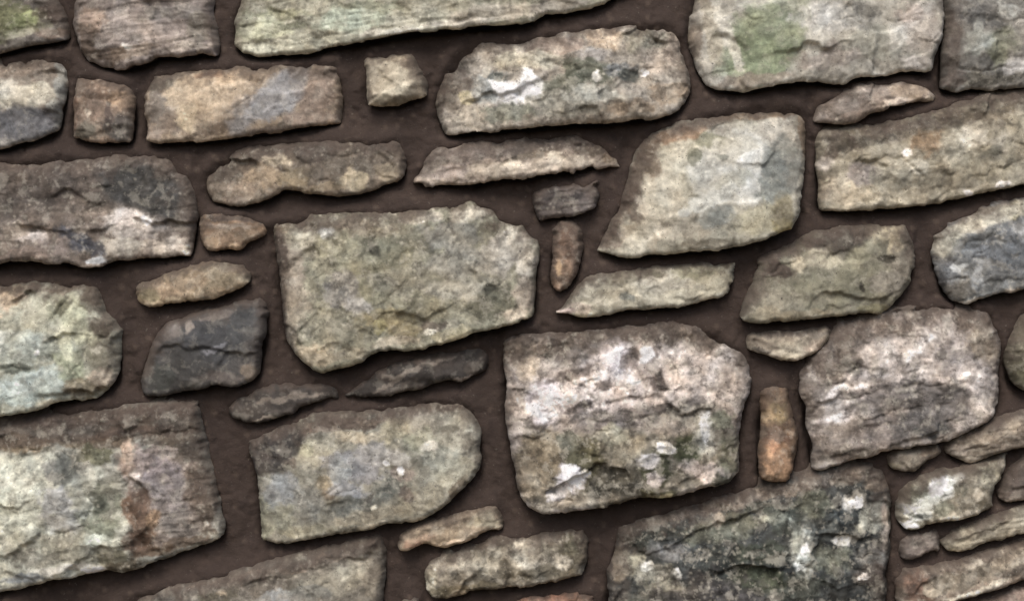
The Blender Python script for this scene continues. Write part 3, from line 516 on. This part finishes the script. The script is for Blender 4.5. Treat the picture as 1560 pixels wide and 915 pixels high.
stone(P('1221,600 1221,574 1240,542 1262,515 1280,490 1343,474 1428,466 1479,463 1516,467 1526,500 1532,524 1529,571 1529,612 1516,632 1496,649 1462,663 1438,673 1401,678 1370,681 1350,686 1323,696 1303,698 1275,708 1248,717 1238,713 1238,683 1231,656 1230,622'), '9a8e84',
  '1340 500 60 16 5 8a7a6c;1450 490 60 16 0 857464;1420 505 50 24 20 b0a49a;1340 540 60 20 20 b5aaa2;1300 580 40 24 25 b0a59e;1400 560 60 24 10 b8aea8;1460 550 40 34 0 ab9f98;1500 520 26 30 0 93846f;1480 580 34 24 0 c0b5ae;1510 600 16 34 0 a5988e;1290 600 40 14 10 d0c6c0;1265 570 22 20 0 7c7064;1290 545 20 16 0 6f6355;1350 595 80 12 8 847a74;1330 615 60 12 10 8f857e;1420 600 60 14 4 7c736e;1275 635 34 12 10 c4bab6;1260 620 20 14 0 aaa098;1280 670 40 26 0 958779;1340 660 50 24 10 8e8178;1400 640 50 24 10 726c68;1420 655 30 16 0 686866;1480 640 34 12 30 a89c92;1500 615 24 16 0 bdb2a8;1340 640 40 9 14 7a706a;1250 700 16 12 0 a39484;1300 690 34 8 10 7d7064;1343 486 10 7 0 cfc2b4;1277 530 8 7 0 c0ae98;1274 634 10 9 0 e0dad8;1395 530 30 9 30 cdc3bc;1380 578 20 8 20 6c6460;1300 560 16 9 30 78706a',
  'large rough pinkish grey stone with sparkling grains', patch='7d6f63 .6 8 1240 560 1290 485 1510 465 1520 500 1400 500 1320 520 1270 560;736d69 .6 5 1300 612 1400 585 1470 585 1480 625 1400 665 1390 620', z=12, rough=1.45, cuts='3.5 7 1270 618 1320 600 1370 592 1420 584 1450 578 1478 586;3 6 1280 584 1300 566 1340 560;3 5 1310 640 1360 626 1400 622;3 4 1490 500 1500 540;3 5 1440 640 1460 630', lumps='1380 535 90 24 6', lay=.5, mott=1.45, cham='1240 560 1290 480 -.0;1515 640 1508 470 .3')
stone(P('1137,520 1145,510 1174,508 1214,503 1262,500 1270,508 1255,530 1235,544 1214,551 1191,549 1164,539 1142,534'), 'a3957f',
  '1200 530 34 14 0 b3a68c;1240 525 16 10 20 b5a08a;1170 525 20 8 -10 8f8270;1160 532 14 4 0 6f6358;1240 528 6 8 0 d0bca4;1215 545 24 4 0 c0b294;1210 508 50 5 0 83766a',
  'small pale half-moon stone under the olive one', z=1, rt=.5, rough=.8, cuts='2 3 1150 536 1172 530')
stone(P('1560,466 1547,500 1536,530 1536,558 1546,586 1562,597 1640,590 1690,560 1690,480 1620,455'), '6e6754',
  '1555 515 12 20 0 7b7360;1553 560 14 26 0 5c5a40;1600 520 50 50 0 O', 'olive brown stone end at the right border', z=0, rough=.8)
stone(P('-160,655 -60,640 0,630 80,625 150,618 240,611 298,612 303,639 312,673 327,730 334,774 339,812 332,822 288,839 237,856 190,871 163,869 136,874 85,883 34,896 0,903 -80,915 -165,918'), '9b998b',
  '80 640 90 12 2 6c6056;200 632 80 12 4 7a6b5b;250 622 46 8 4 887868;30 675 50 12 0 96805f;110 670 40 12 0 857458;20 720 40 30 0 abab98;60 770 60 40 0 afb09c;20 790 40 34 0 b5b59f;90 715 22 18 0 74746f;110 715 26 26 0 6c6e66;140 735 26 26 0 92958a;150 730 10 30 0 a8ab9c;90 760 26 20 0 a8a8a6;110 790 40 24 0 9a9a96;150 790 30 34 0 86876f;165 760 22 30 0 767a68;135 770 10 26 0 b0b3a4;160 805 26 20 0 8b9078;110 830 50 24 0 95917c;60 850 40 14 0 8c8878;100 865 50 7 6 c3bfb2;145 868 20 5 6 d8d5cc;40 880 34 8 4 8c9296;170 850 30 20 0 7a745a;180 825 16 8 0 c0c0a8;170 668 50 14 5 6c5a46;200 655 60 8 5 6c5241;260 665 50 16 0 66594c;200 700 16 22 0 b09580;230 700 26 24 0 a39189;205 725 12 9 0 d3c3b8;250 725 30 30 0 93888a;260 760 40 40 0 8e8480;215 765 20 24 0 816450;200 775 14 20 0 8a6a50;225 800 22 24 0 86694f;210 825 22 20 0 6f5644;235 790 14 14 0 b0906c;270 800 30 22 0 9a8f84;300 740 20 34 0 7c6a5a;315 790 14 34 0 80705f;280 825 50 8 10 85705a;240 840 40 7 10 7c6248;285 690 30 20 0 786c60;260 690 14 10 0 bdb0a8;195 690 10 20 0 bfa48c;325 760 8 40 0 8d7d6c;150 690 26 16 0 72704f;312 800 6 5 0 d8cbb8;-60 760 80 80 0 h;155 820 24 8 0 b8bca8;70 640 40 8 0 6b6064;190 860 30 8 10 6c604a',
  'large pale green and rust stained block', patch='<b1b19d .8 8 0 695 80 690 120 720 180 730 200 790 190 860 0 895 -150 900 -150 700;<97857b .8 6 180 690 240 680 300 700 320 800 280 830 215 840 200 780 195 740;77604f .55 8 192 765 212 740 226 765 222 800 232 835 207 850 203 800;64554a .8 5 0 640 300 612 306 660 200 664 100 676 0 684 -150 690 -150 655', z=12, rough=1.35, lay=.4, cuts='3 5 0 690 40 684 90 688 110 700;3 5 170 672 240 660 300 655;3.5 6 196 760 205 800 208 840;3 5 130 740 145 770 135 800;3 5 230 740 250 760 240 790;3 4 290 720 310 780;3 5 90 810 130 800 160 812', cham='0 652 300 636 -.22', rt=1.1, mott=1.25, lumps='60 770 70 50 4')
stone(P('375,690 378,672 400,660 431,647 482,632 560,621 617,612 668,608 712,608 724,625 733,656 729,690 732,703 726,724 685,764 651,790 634,796 597,795 543,810 499,815 465,822 421,829 397,822 395,812 393,768 386,720'), '8f8b7a',
  '410 685 34 22 0 5c5450;440 665 24 20 0 4c4d48;400 705 30 12 0 565250;410 730 20 20 0 a5a594;405 780 20 40 0 a1a384;430 750 34 34 0 8c9092;440 790 40 26 0 9a977e;470 770 26 34 0 8c8a80;480 690 30 20 0 a39c84;465 680 14 10 0 aca888;500 650 50 9 8 846c58;560 640 40 9 5 8a7460;545 665 40 10 0 b0a285;600 655 30 18 30 a39a7c;650 640 40 16 0 9a9280;540 710 50 26 0 8f8e90;570 690 30 20 0 93908c;520 720 20 26 0 969a98;500 750 14 16 0 857560;495 735 14 10 0 a09274;560 760 60 16 20 6f7068;530 745 30 12 0 96979a;600 740 30 16 20 72746a;640 670 26 20 0 94957c;610 700 16 14 0 a8a49c;615 720 20 10 0 8a7d74;680 690 40 30 0 96988a;700 660 30 30 0 a19c88;690 720 34 24 30 a5a28c;640 760 40 20 20 9a927a;620 750 14 14 0 6d6158;560 785 60 10 10 9a9078;460 810 50 8 5 9c967c;590 704 6 6 0 f2f2ea;612 715 6 6 0 ecebe0;572 768 7 5 0 cfcab4;700 740 22 8 50 7a6c56;680 655 16 8 0 76705f;540 650 30 5 4 6a5a4c;640 790 20 4 0 b5ab90;560 800 30 4 10 c0b498;660 618 50 8 0 7c6e5c;655 680 16 9 0 c3beb0;440 700 20 10 0 7c6c5c;560 755 12 4 30 5a5650',
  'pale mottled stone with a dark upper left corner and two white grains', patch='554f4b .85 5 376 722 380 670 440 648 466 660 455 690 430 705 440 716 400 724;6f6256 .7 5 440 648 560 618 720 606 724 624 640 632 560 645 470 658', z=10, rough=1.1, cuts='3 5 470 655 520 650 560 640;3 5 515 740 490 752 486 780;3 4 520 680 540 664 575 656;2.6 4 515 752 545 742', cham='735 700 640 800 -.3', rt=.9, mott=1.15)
stone(P('603,835 610,820 630,806 651,798 690,786 719,778 740,774 756,773 763,788 768,801 763,808 745,808 725,817 715,825 678,835 648,830 624,839 605,840'), 'a89478',
  '640 822 30 8 14 b3967a;690 808 30 10 12 ac987a;735 792 24 12 8 a59b80;625 830 16 6 0 b58e70;760 802 7 5 0 d5c4a4;680 800 40 4 14 8e7c64;750 780 12 6 0 978b70;700 825 20 4 10 c4a988',
  'small flat tan stone between two grey ones', z=2, rt=.4, rough=.8, lay=.4)
# ---- bottom edge
stone(P('150,1000 165,930 203,905 234,896 300,886 339,878 420,854 482,843 532,828 570,818 582,820 587,842 586,880 583,910 585,1000 400,1035 240,1040'), '837b6c',
  '330 890 60 5 8 a08c78;420 870 60 5 10 a58f78;500 850 40 6 12 a8957e;560 832 20 8 14 6e6454;400 892 50 12 8 756c60;330 905 40 10 0 6c6450;500 890 60 22 10 9a937f;540 870 24 24 0 a59e88;430 912 30 14 0 8f9496;340 905 10 6 0 b8a484;565 880 16 34 0 9a8e78;470 905 40 12 0 8b8a80;550 855 20 10 0 aaa08a;250 930 60 30 0 n;450 950 100 40 0 g',
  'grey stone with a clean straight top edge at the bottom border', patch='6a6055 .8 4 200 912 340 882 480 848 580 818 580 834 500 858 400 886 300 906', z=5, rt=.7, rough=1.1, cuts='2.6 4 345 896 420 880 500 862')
stone(P('644,873 651,858 668,847 719,827 753,820 800,818 828,812 889,808 896,825 896,856 890,876 855,881 811,893 777,896 719,900 685,915 660,912 648,900 645,893'), '7e7563',
  '700 860 50 22 15 a0947e;760 850 60 20 5 8f8672;655 880 12 20 0 bdb294;740 860 40 14 0 a39a84;800 850 30 16 0 a59c88;830 835 26 12 0 9a917c;870 840 24 24 0 6b644c;830 870 60 10 5 6b624e;720 895 50 8 8 75694f;670 900 24 10 0 6e6348;860 855 12 9 0 aea694;690 850 14 10 0 6c6656;770 865 14 10 0 5f5746;740 830 60 7 4 6e6352;700 905 20 5 5 a89c84;800 830 20 8 0 c0b49c;895 840 6 20 0 8b7f6a',
  'crumbly grey-brown stone, speckled cream', z=5, rough=1.5, rt=.7, mott=1.6, cuts='2.5 4 770 882 850 872;2.5 4 720 840 740 870')
stone(P('940,1040 926,960 926,876 934,846 940,815 944,798 965,786 1020,776 1080,760 1140,742 1200,724 1250,712 1320,703 1350,713 1364,745 1366,800 1360,850 1355,915 1350,1010 1100,1040'), '4a4d4b',
  '1000 790 60 8 8 6d6459;1100 768 60 10 10 7c7164;1180 748 50 9 12 857868;1280 725 60 10 8 7e7162;1340 735 20 16 0 7a6b5a;985 815 50 12 5 3f423c;970 830 20 12 0 3c403a;960 860 24 20 0 8f8a74;1000 870 34 16 0 7a7768;945 860 12 26 0 8c7f68;1020 840 30 14 0 6f6e6c;1100 805 60 20 14 6a6a58;1200 790 40 26 0 4b5046;1130 860 60 24 -20 3b3f39;1090 870 34 26 0 3e423e;1160 840 50 16 0 42483c;1250 800 40 26 0 565a56;1280 780 34 26 0 464c4c;1220 830 24 30 0 8c9088;1225 860 16 34 0 a5a9a4;1225 835 8 10 0 ccccc8;1300 765 20 14 0 aca79c;1308 768 9 9 0 dcd9d0;1340 785 22 26 0 88887a;1320 800 20 14 0 8e8e80;1285 825 14 9 0 c0bdb4;1260 850 40 20 0 6c6f60;1330 850 26 20 0 6c6a64;1330 880 30 24 0 544a42;1200 890 60 24 0 50544a;1020 895 40 16 0 85816e;990 905 20 8 0 a8a294;1032 870 8 8 0 e0ddd0;1095 790 12 10 0 9a8c78;1160 770 30 9 10 53564a;1160 880 30 9 0 5f6354;1120 895 40 12 0 3d3f42;1315 878 10 5 20 c8bcb0;1352 800 6 40 0 988a7c;1150 880 50 20 0 4e553f;1240 765 30 20 0 6c6e5c;1180 790 20 12 0 74776a;1010 915 60 20 0 5a584c;1210 815 10 24 0 84887c;1162 790 9 5 0 9ea08c;990 860 10 8 0 aaa79c;1300 905 40 14 0 454541;1080 930 100 60 0 d',
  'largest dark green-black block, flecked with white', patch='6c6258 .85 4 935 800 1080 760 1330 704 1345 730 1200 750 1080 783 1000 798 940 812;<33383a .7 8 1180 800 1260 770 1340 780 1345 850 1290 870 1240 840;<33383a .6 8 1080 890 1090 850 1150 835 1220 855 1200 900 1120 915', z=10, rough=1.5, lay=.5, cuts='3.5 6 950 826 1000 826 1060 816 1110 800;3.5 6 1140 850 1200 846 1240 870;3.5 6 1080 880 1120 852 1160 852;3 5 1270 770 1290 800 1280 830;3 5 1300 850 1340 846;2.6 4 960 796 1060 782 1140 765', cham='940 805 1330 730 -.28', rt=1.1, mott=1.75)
stone(P('1352,697 1372,685 1400,680 1435,678 1440,686 1431,696 1411,707 1401,717 1377,718 1360,715 1353,707'), '84786a',
  '1380 700 24 12 0 8a8070;1415 688 20 6 8 907e68;1366 706 12 6 0 9a9078;1400 710 12 5 0 75695a', 'small dull stone chip wedged under the pinkish grey block', z=-3, rt=.5, rough=.8)
stone(P('1443,690 1441,679 1462,664 1496,650 1530,636 1560,625 1640,605 1655,660 1600,672 1560,681 1540,686 1513,696 1485,707 1458,699'), '857868',
  '1520 660 40 8 24 9c8c76;1500 685 40 7 18 8f806c;1545 645 24 8 20 a3937c;1465 685 20 8 10 988a7a;1480 700 14 4 0 b0a490;1530 675 30 4 20 6b5f52;1550 665 20 5 20 7c6f60',
  'thin layered brown stone at the right border', z=2, lay=1.2, rt=.5, cuts='2.4 4 1470 690 1510 672 1560 650')
stone(P('1367,780 1369,768 1374,755 1394,738 1411,727 1462,716 1489,708 1520,695 1541,690 1540,707 1530,730 1519,740 1516,771 1496,781 1465,791 1435,793 1411,801 1387,808 1374,800'), '97907a',
  '1395 775 24 16 0 d5d7cc;1430 745 22 16 30 dfe1da;1385 800 16 8 0 e4e4da;1415 760 20 12 0 c9ccbf;1450 730 24 8 10 d0d0c4;1395 750 18 8 0 7a7c6a;1388 760 8 8 0 7c7e6c;1400 783 20 3 0 8c8e84;1480 760 34 26 0 8d826c;1490 740 24 16 0 a09680;1470 785 40 5 5 cfc3ac;1435 775 14 10 0 90907a;1510 725 16 16 0 a0977c;1530 700 8 14 0 b5ab94;1500 770 14 12 0 7c7058;1460 745 14 8 0 7c7866;1490 755 9 9 0 bdb29c',
  'stone half covered in bright white lichen', z=6, rough=1.2, rt=.5, cuts='2.6 5 1376 784 1408 780;2.6 5 1440 755 1436 780;2 4 1500 735 1506 762', mott=1.35)
stone(P('1526,758 1533,734 1543,713 1565,694 1600,686 1640,718 1620,755 1565,762 1540,765'), '665a50',
  '1550 745 16 14 0 74665c;1552 720 12 12 0 5e544b;1545 760 14 4 0 857668', 'dark stone end beside the white lichened one', z=-4, rt=.4)
stone(P('1372,826 1390,814 1431,810 1440,824 1436,840 1411,845 1392,853 1376,853'), '6e6259',
  '1400 836 22 8 8 7e7168;1420 826 14 5 5 85786c;1390 846 14 4 0 5c5049', 'tiny brown chip beside the layered slip', z=-5, rt=.4, rough=.6, mat=M_SLATE)
stone(P('1435,828 1450,816 1462,811 1513,793 1560,772 1630,757 1640,790 1600,800 1560,812 1530,822 1513,822 1496,829 1472,842 1448,842 1440,836'), '978d76',
  '1470 828 30 7 10 aea388;1520 805 40 9 20 9a907a;1550 795 24 8 20 b5ad96;1455 838 14 4 0 c3b898;1500 812 30 4 20 7c725e;1540 780 24 5 20 857a66;1550 812 14 4 0 c0b69c',
  'narrow cream-brown layered slip', z=2, lay=1.1, rt=.4, cuts='2 4 1455 826 1500 810 1550 788')
stone(P('1368,890 1385,870 1445,860 1496,847 1560,824 1640,808 1660,850 1560,884 1500,904 1440,920 1385,932 1370,918'), '8f7f6d',
  '1390 890 20 16 0 94705a;1400 880 20 10 0 8a6a54;1450 885 40 14 12 958872;1500 870 40 14 18 8e8472;1545 850 34 16 20 b0a188;1470 905 40 5 12 cabfa8;1520 885 30 5 20 c5b9a0;1480 860 26 6 10 beb29c;1400 910 24 8 0 7a5c48;1430 870 20 7 8 a08c74;1540 872 20 8 20 6e6152;1420 900 14 8 0 b5a488',
  'reddish brown speckled stone in the lower right corner', z=3, rt=.5, rough=1.2, mott=1.4)
stone(P('1480,925 1500,915 1560,894 1640,878 1670,960 1500,990 1450,980 1450,940'), '8a7464',
  '1540 912 40 12 20 9c8474;1500 930 40 10 0 7c685a', 'flat reddish stone just showing at the lower right corner', z=0, rt=.5)
stone(P('760,940 775,920 800,908 880,902 908,910 915,1000 760,1010'), '94684c',
  '840 914 60 8 2 a3745a;890 912 20 8 0 8d6a50', 'rust red stone just showing at the bottom border', z=0, rt=.4)

# ---------------------------------------------------------------- the wall beyond the picture: the same masonry, coarser
SL = .15
GX0, GX1, GY0, GY1, GC = -900, 2460, -640, 1700, 10.
def fill_rest():
    nx = int((GX1 - GX0) / GC); nv = int((GY1 - GY0 + SL * (GX1 - GX0)) / GC); V0 = GY0 + SL * GX0
    gx = GX0 + (np.arange(nx) + .5) * GC; gv = V0 + (np.arange(nv) + .5) * GC
    XX, VV = np.meshgrid(gx, gv); YY = VV - SL * XX
    occ = ((YY < GY0 + 20) | (YY > 1565)).ravel()
    fx, fy = XX.ravel(), YY.ravel()
    for poly, _ in list(PLACED):
        c = poly.mean(0)
        for sc_ in (1.0,):
            occ |= inside(fx, fy, poly)
        for dx, dy in ((14, 0), (-14, 0), (0, 14), (0, -14)): occ |= inside(fx, fy, poly + np.array([dx, dy]))
    occ |= (fx > 2) & (fx < 1558) & (fy > 2) & (fy < 913)
    occ = occ.reshape(nv, nx)
    rs = random.Random(5); tones = ['8f8573', '9b9180', '7c7062', 'a39a86', '6e675c', '858a76', '97897c', '5d5954', 'a08c70', '8a8880']
    free = [(a, b) for a in range(nv) for b in range(nx) if not occ[a, b]]
    rs.shuffle(free); count = 0
    for a, b in free:
        if occ[a, b] or count > 230: continue
        r0 = r1 = a; c0 = c1 = b; mw = rs.choice([12, 20, 28, 36, 44]); mh = rs.choice([7, 10, 15, 20]) if mw > 14 else rs.choice([6, 9, 14])
        grow = True
        while grow:
            grow = False
            if c1 - c0 + 1 < mw and c1 + 1 < nx and not occ[r0:r1 + 1, c1 + 1].any(): c1 += 1; grow = True
            if c1 - c0 + 1 < mw and c0 > 0 and not occ[r0:r1 + 1, c0 - 1].any(): c0 -= 1; grow = True
            if r1 - r0 + 1 < mh and r1 + 1 < nv and not occ[r1 + 1, c0:c1 + 1].any(): r1 += 1; grow = True
            if r1 - r0 + 1 < mh and r0 > 0 and not occ[r0 - 1, c0:c1 + 1].any(): r0 -= 1; grow = True
        occ[r0:r1 + 1, c0:c1 + 1] = True
        w, h = (c1 - c0 + 1) * GC, (r1 - r0 + 1) * GC
        if w < 45 or h < 28: continue
        xa, xb = GX0 + c0 * GC + 10, GX0 + (c1 + 1) * GC - 10; va, vb = V0 + r0 * GC + 8, V0 + (r1 + 1) * GC - 8
        pts = []
        w, h = xb - xa, vb - va; k = min(w, h) * .22
        for (px, pv) in ((xa + k, va), (xa + w * .5, va), (xb - k, va), (xb, va + k), (xb, vb - k), (xb - k, vb), (xa + w * .5, vb), (xa + k, vb), (xa, vb - k), (xa, va + k)):
            px += rs.uniform(-.3, .3) * k; pv += rs.uniform(-.3, .3) * k; pts.append((px, pv - SL * px))
        bl = []
        for i in range(5):
            bx, bv = rs.uniform(xa, xb), rs.uniform(va, vb)
            bl.append(f'{bx:.0f} {bv - SL * bx:.0f} {rs.uniform(.1, .3) * w + 8:.0f} {rs.uniform(.15, .4) * h + 6:.0f} {rs.randint(0, 25)} {rs.choice(tones + ["c4bca8", "b3b39c"])}')
        stone(pts, rs.choice(tones), ';'.join(bl), z=rs.uniform(-3, 10), res=9., rough=1.2, lay=rs.choice([0, 0, .6]), jag=2.5, mott=1.3, seen=False)
        count += 1
fill_rest()

# ---------------------------------------------------------------- mortar and core of the wall
def build_mortar():
    def axis(a, b, lo, hi):
        return np.concatenate([np.arange(a, lo, 14.), np.arange(lo, hi, 3.2), np.arange(hi, b + 1, 14.)])
    xs = axis(-900, 2460, -60, 1620); ys = axis(-620, 1572, -40, 955)
    nx, ny = len(xs), len(ys)
    X, Y = np.meshgrid(xs, ys); x, y = X.ravel(), Y.ravel()
    # how far each point lies below the stone above it and above the stone under it
    g = 4.; W_, H_ = int(3380 / g), int(2220 / g); mx = -910 + (np.arange(W_) + .5) * g; my = -640 + (np.arange(H_) + .5) * g
    MX, MY = np.meshgrid(mx, my); occ = np.zeros((H_, W_), bool)
    for poly, _ in PLACED:
        a0, a1 = np.searchsorted(mx, [poly[:, 0].min(), poly[:, 0].max()]); b0, b1 = np.searchsorted(my, [poly[:, 1].min(), poly[:, 1].max()])
        if a1 > a0 and b1 > b0: occ[b0:b1, a0:a1] |= inside(MX[b0:b1, a0:a1].ravel(), MY[b0:b1, a0:a1].ravel(), poly).reshape(b1 - b0, a1 - a0)
    under = np.zeros((H_, W_)); over = np.zeros((H_, W_)); t_in = np.zeros((H_, W_)); d = np.full(W_, 60.); e = np.full(W_, 60.); f = np.zeros(W_)
    for r_ in range(H_ - 1, -1, -1):
        d = np.where(occ[r_], 0, np.minimum(d + g, 60)); over[r_] = d
    for r_ in range(H_):
        e = np.where(occ[r_], 0, np.minimum(e + g, 60)); under[r_] = e
        f = np.where(occ[r_], np.minimum(f + g, 60), 0); t_in[r_] = f
    fil = np.where(occ, 16 - .75 * t_in, 16 * np.exp(-(over / 17) ** 1.4) - 7 * np.exp(-under / 9.))
    for k in (1, 2):
        fil = (np.roll(fil, k, 1) + np.roll(fil, -k, 1) + 2 * fil + np.roll(fil, k, 0) + np.roll(fil, -k, 0)) / 6
    fu = np.clip((x + 910) / g - .5, 0, W_ - 1.01); fv = np.clip((y + 640) / g - .5, 0, H_ - 1.01); iu = fu.astype(int); iv = fv.astype(int); fu -= iu; fv -= iv
    F = (fil[iv, iu] * (1 - fu) + fil[iv, iu + 1] * fu) * (1 - fv) + (fil[iv + 1, iu] * (1 - fu) + fil[iv + 1, iu + 1] * fu) * fv
    h = -23.5 + F * .8 * (1 + .25 * fbm(x, y, 40, 509, 2)) + 3.2 * fbm(x, y, 90, 501, 2) + 2.8 * fbm(x, y, 30, 502, 3) + .9 * fbm(x, y, 9, 503, 3, .6) + 1.2 * np.maximum(fbm(x, y, 14, 507, 3), 0)
    f1, f2, cid = cells(x, y, 15, 511); h = h + 1.1 * (cid > .9) * sstep(.45, .1, f1)
    h = h - 2.5 * sstep(.25, .6, fbm(x, y, 24, 512, 3)) + .5 * ridged(x, y, 18, 513, 2)
    col = np.tile(lin('403631'), (len(x), 1))
    k = ((cid > .86) * sstep(.4, .2, f1) * .35)[:, None]; col = col * (1 - k) + lin('65584e') * k
    w = sstep(.0, .6, fbm(x, y, 60, 505, 3)) * .4; col = col * (1 - w[:, None]) + lin('3b322f') * w[:, None]
    w = sstep(.15, .6, fbm(x, y, 35, 506, 3)) * .35; col = col * (1 - w[:, None]) + lin('4c4039') * w[:, None]
    verts = np.stack([(x - CX) * MM, -h * MM, CZ - (y - CY) * MM], 1)
    i = np.arange((nx - 1) * (ny - 1)); r, c = i // (nx - 1), i % (nx - 1); a = r * nx + c
    front = np.stack([a, a + nx, a + nx + 1, a + 1], 1)
    ring = np.concatenate([np.arange(nx), np.arange(1, ny) * nx + nx - 1, np.arange(nx - 2, -1, -1) + (ny - 1) * nx, np.arange(ny - 2, 0, -1) * nx])
    bk = verts[ring].copy(); bk[:, 1] = .42 + .01 * np.sin(np.arange(len(ring)) * .9)
    off = len(verts); idx = np.arange(len(ring)) + off
    sides = np.stack([ring, np.roll(ring, -1), np.roll(idx, -1), idx], 1)
    cb = bk.mean(0)[None]; ci = off + len(ring)
    cap = np.stack([idx, np.roll(idx, -1), np.full(len(ring), ci)], 1)
    v = np.vstack([verts, bk, cb]); cc = np.vstack([col * ALBEDO, np.tile(lin('54473f') * ALBEDO, (len(ring) + 1, 1))])
    link('mortar', mesh_from(v, [front, sides, cap], M_MORTAR, cc), WALL)
build_mortar()
print('hull tris cut', sum(n_tri_out)); print('stones', len(PLACED), 'tris', sum(len(o.data.loops) - 2 * len(o.data.polygons) for o in sc.objects if o.type == 'MESH'), 'script s', round(time.time() - T0, 1))
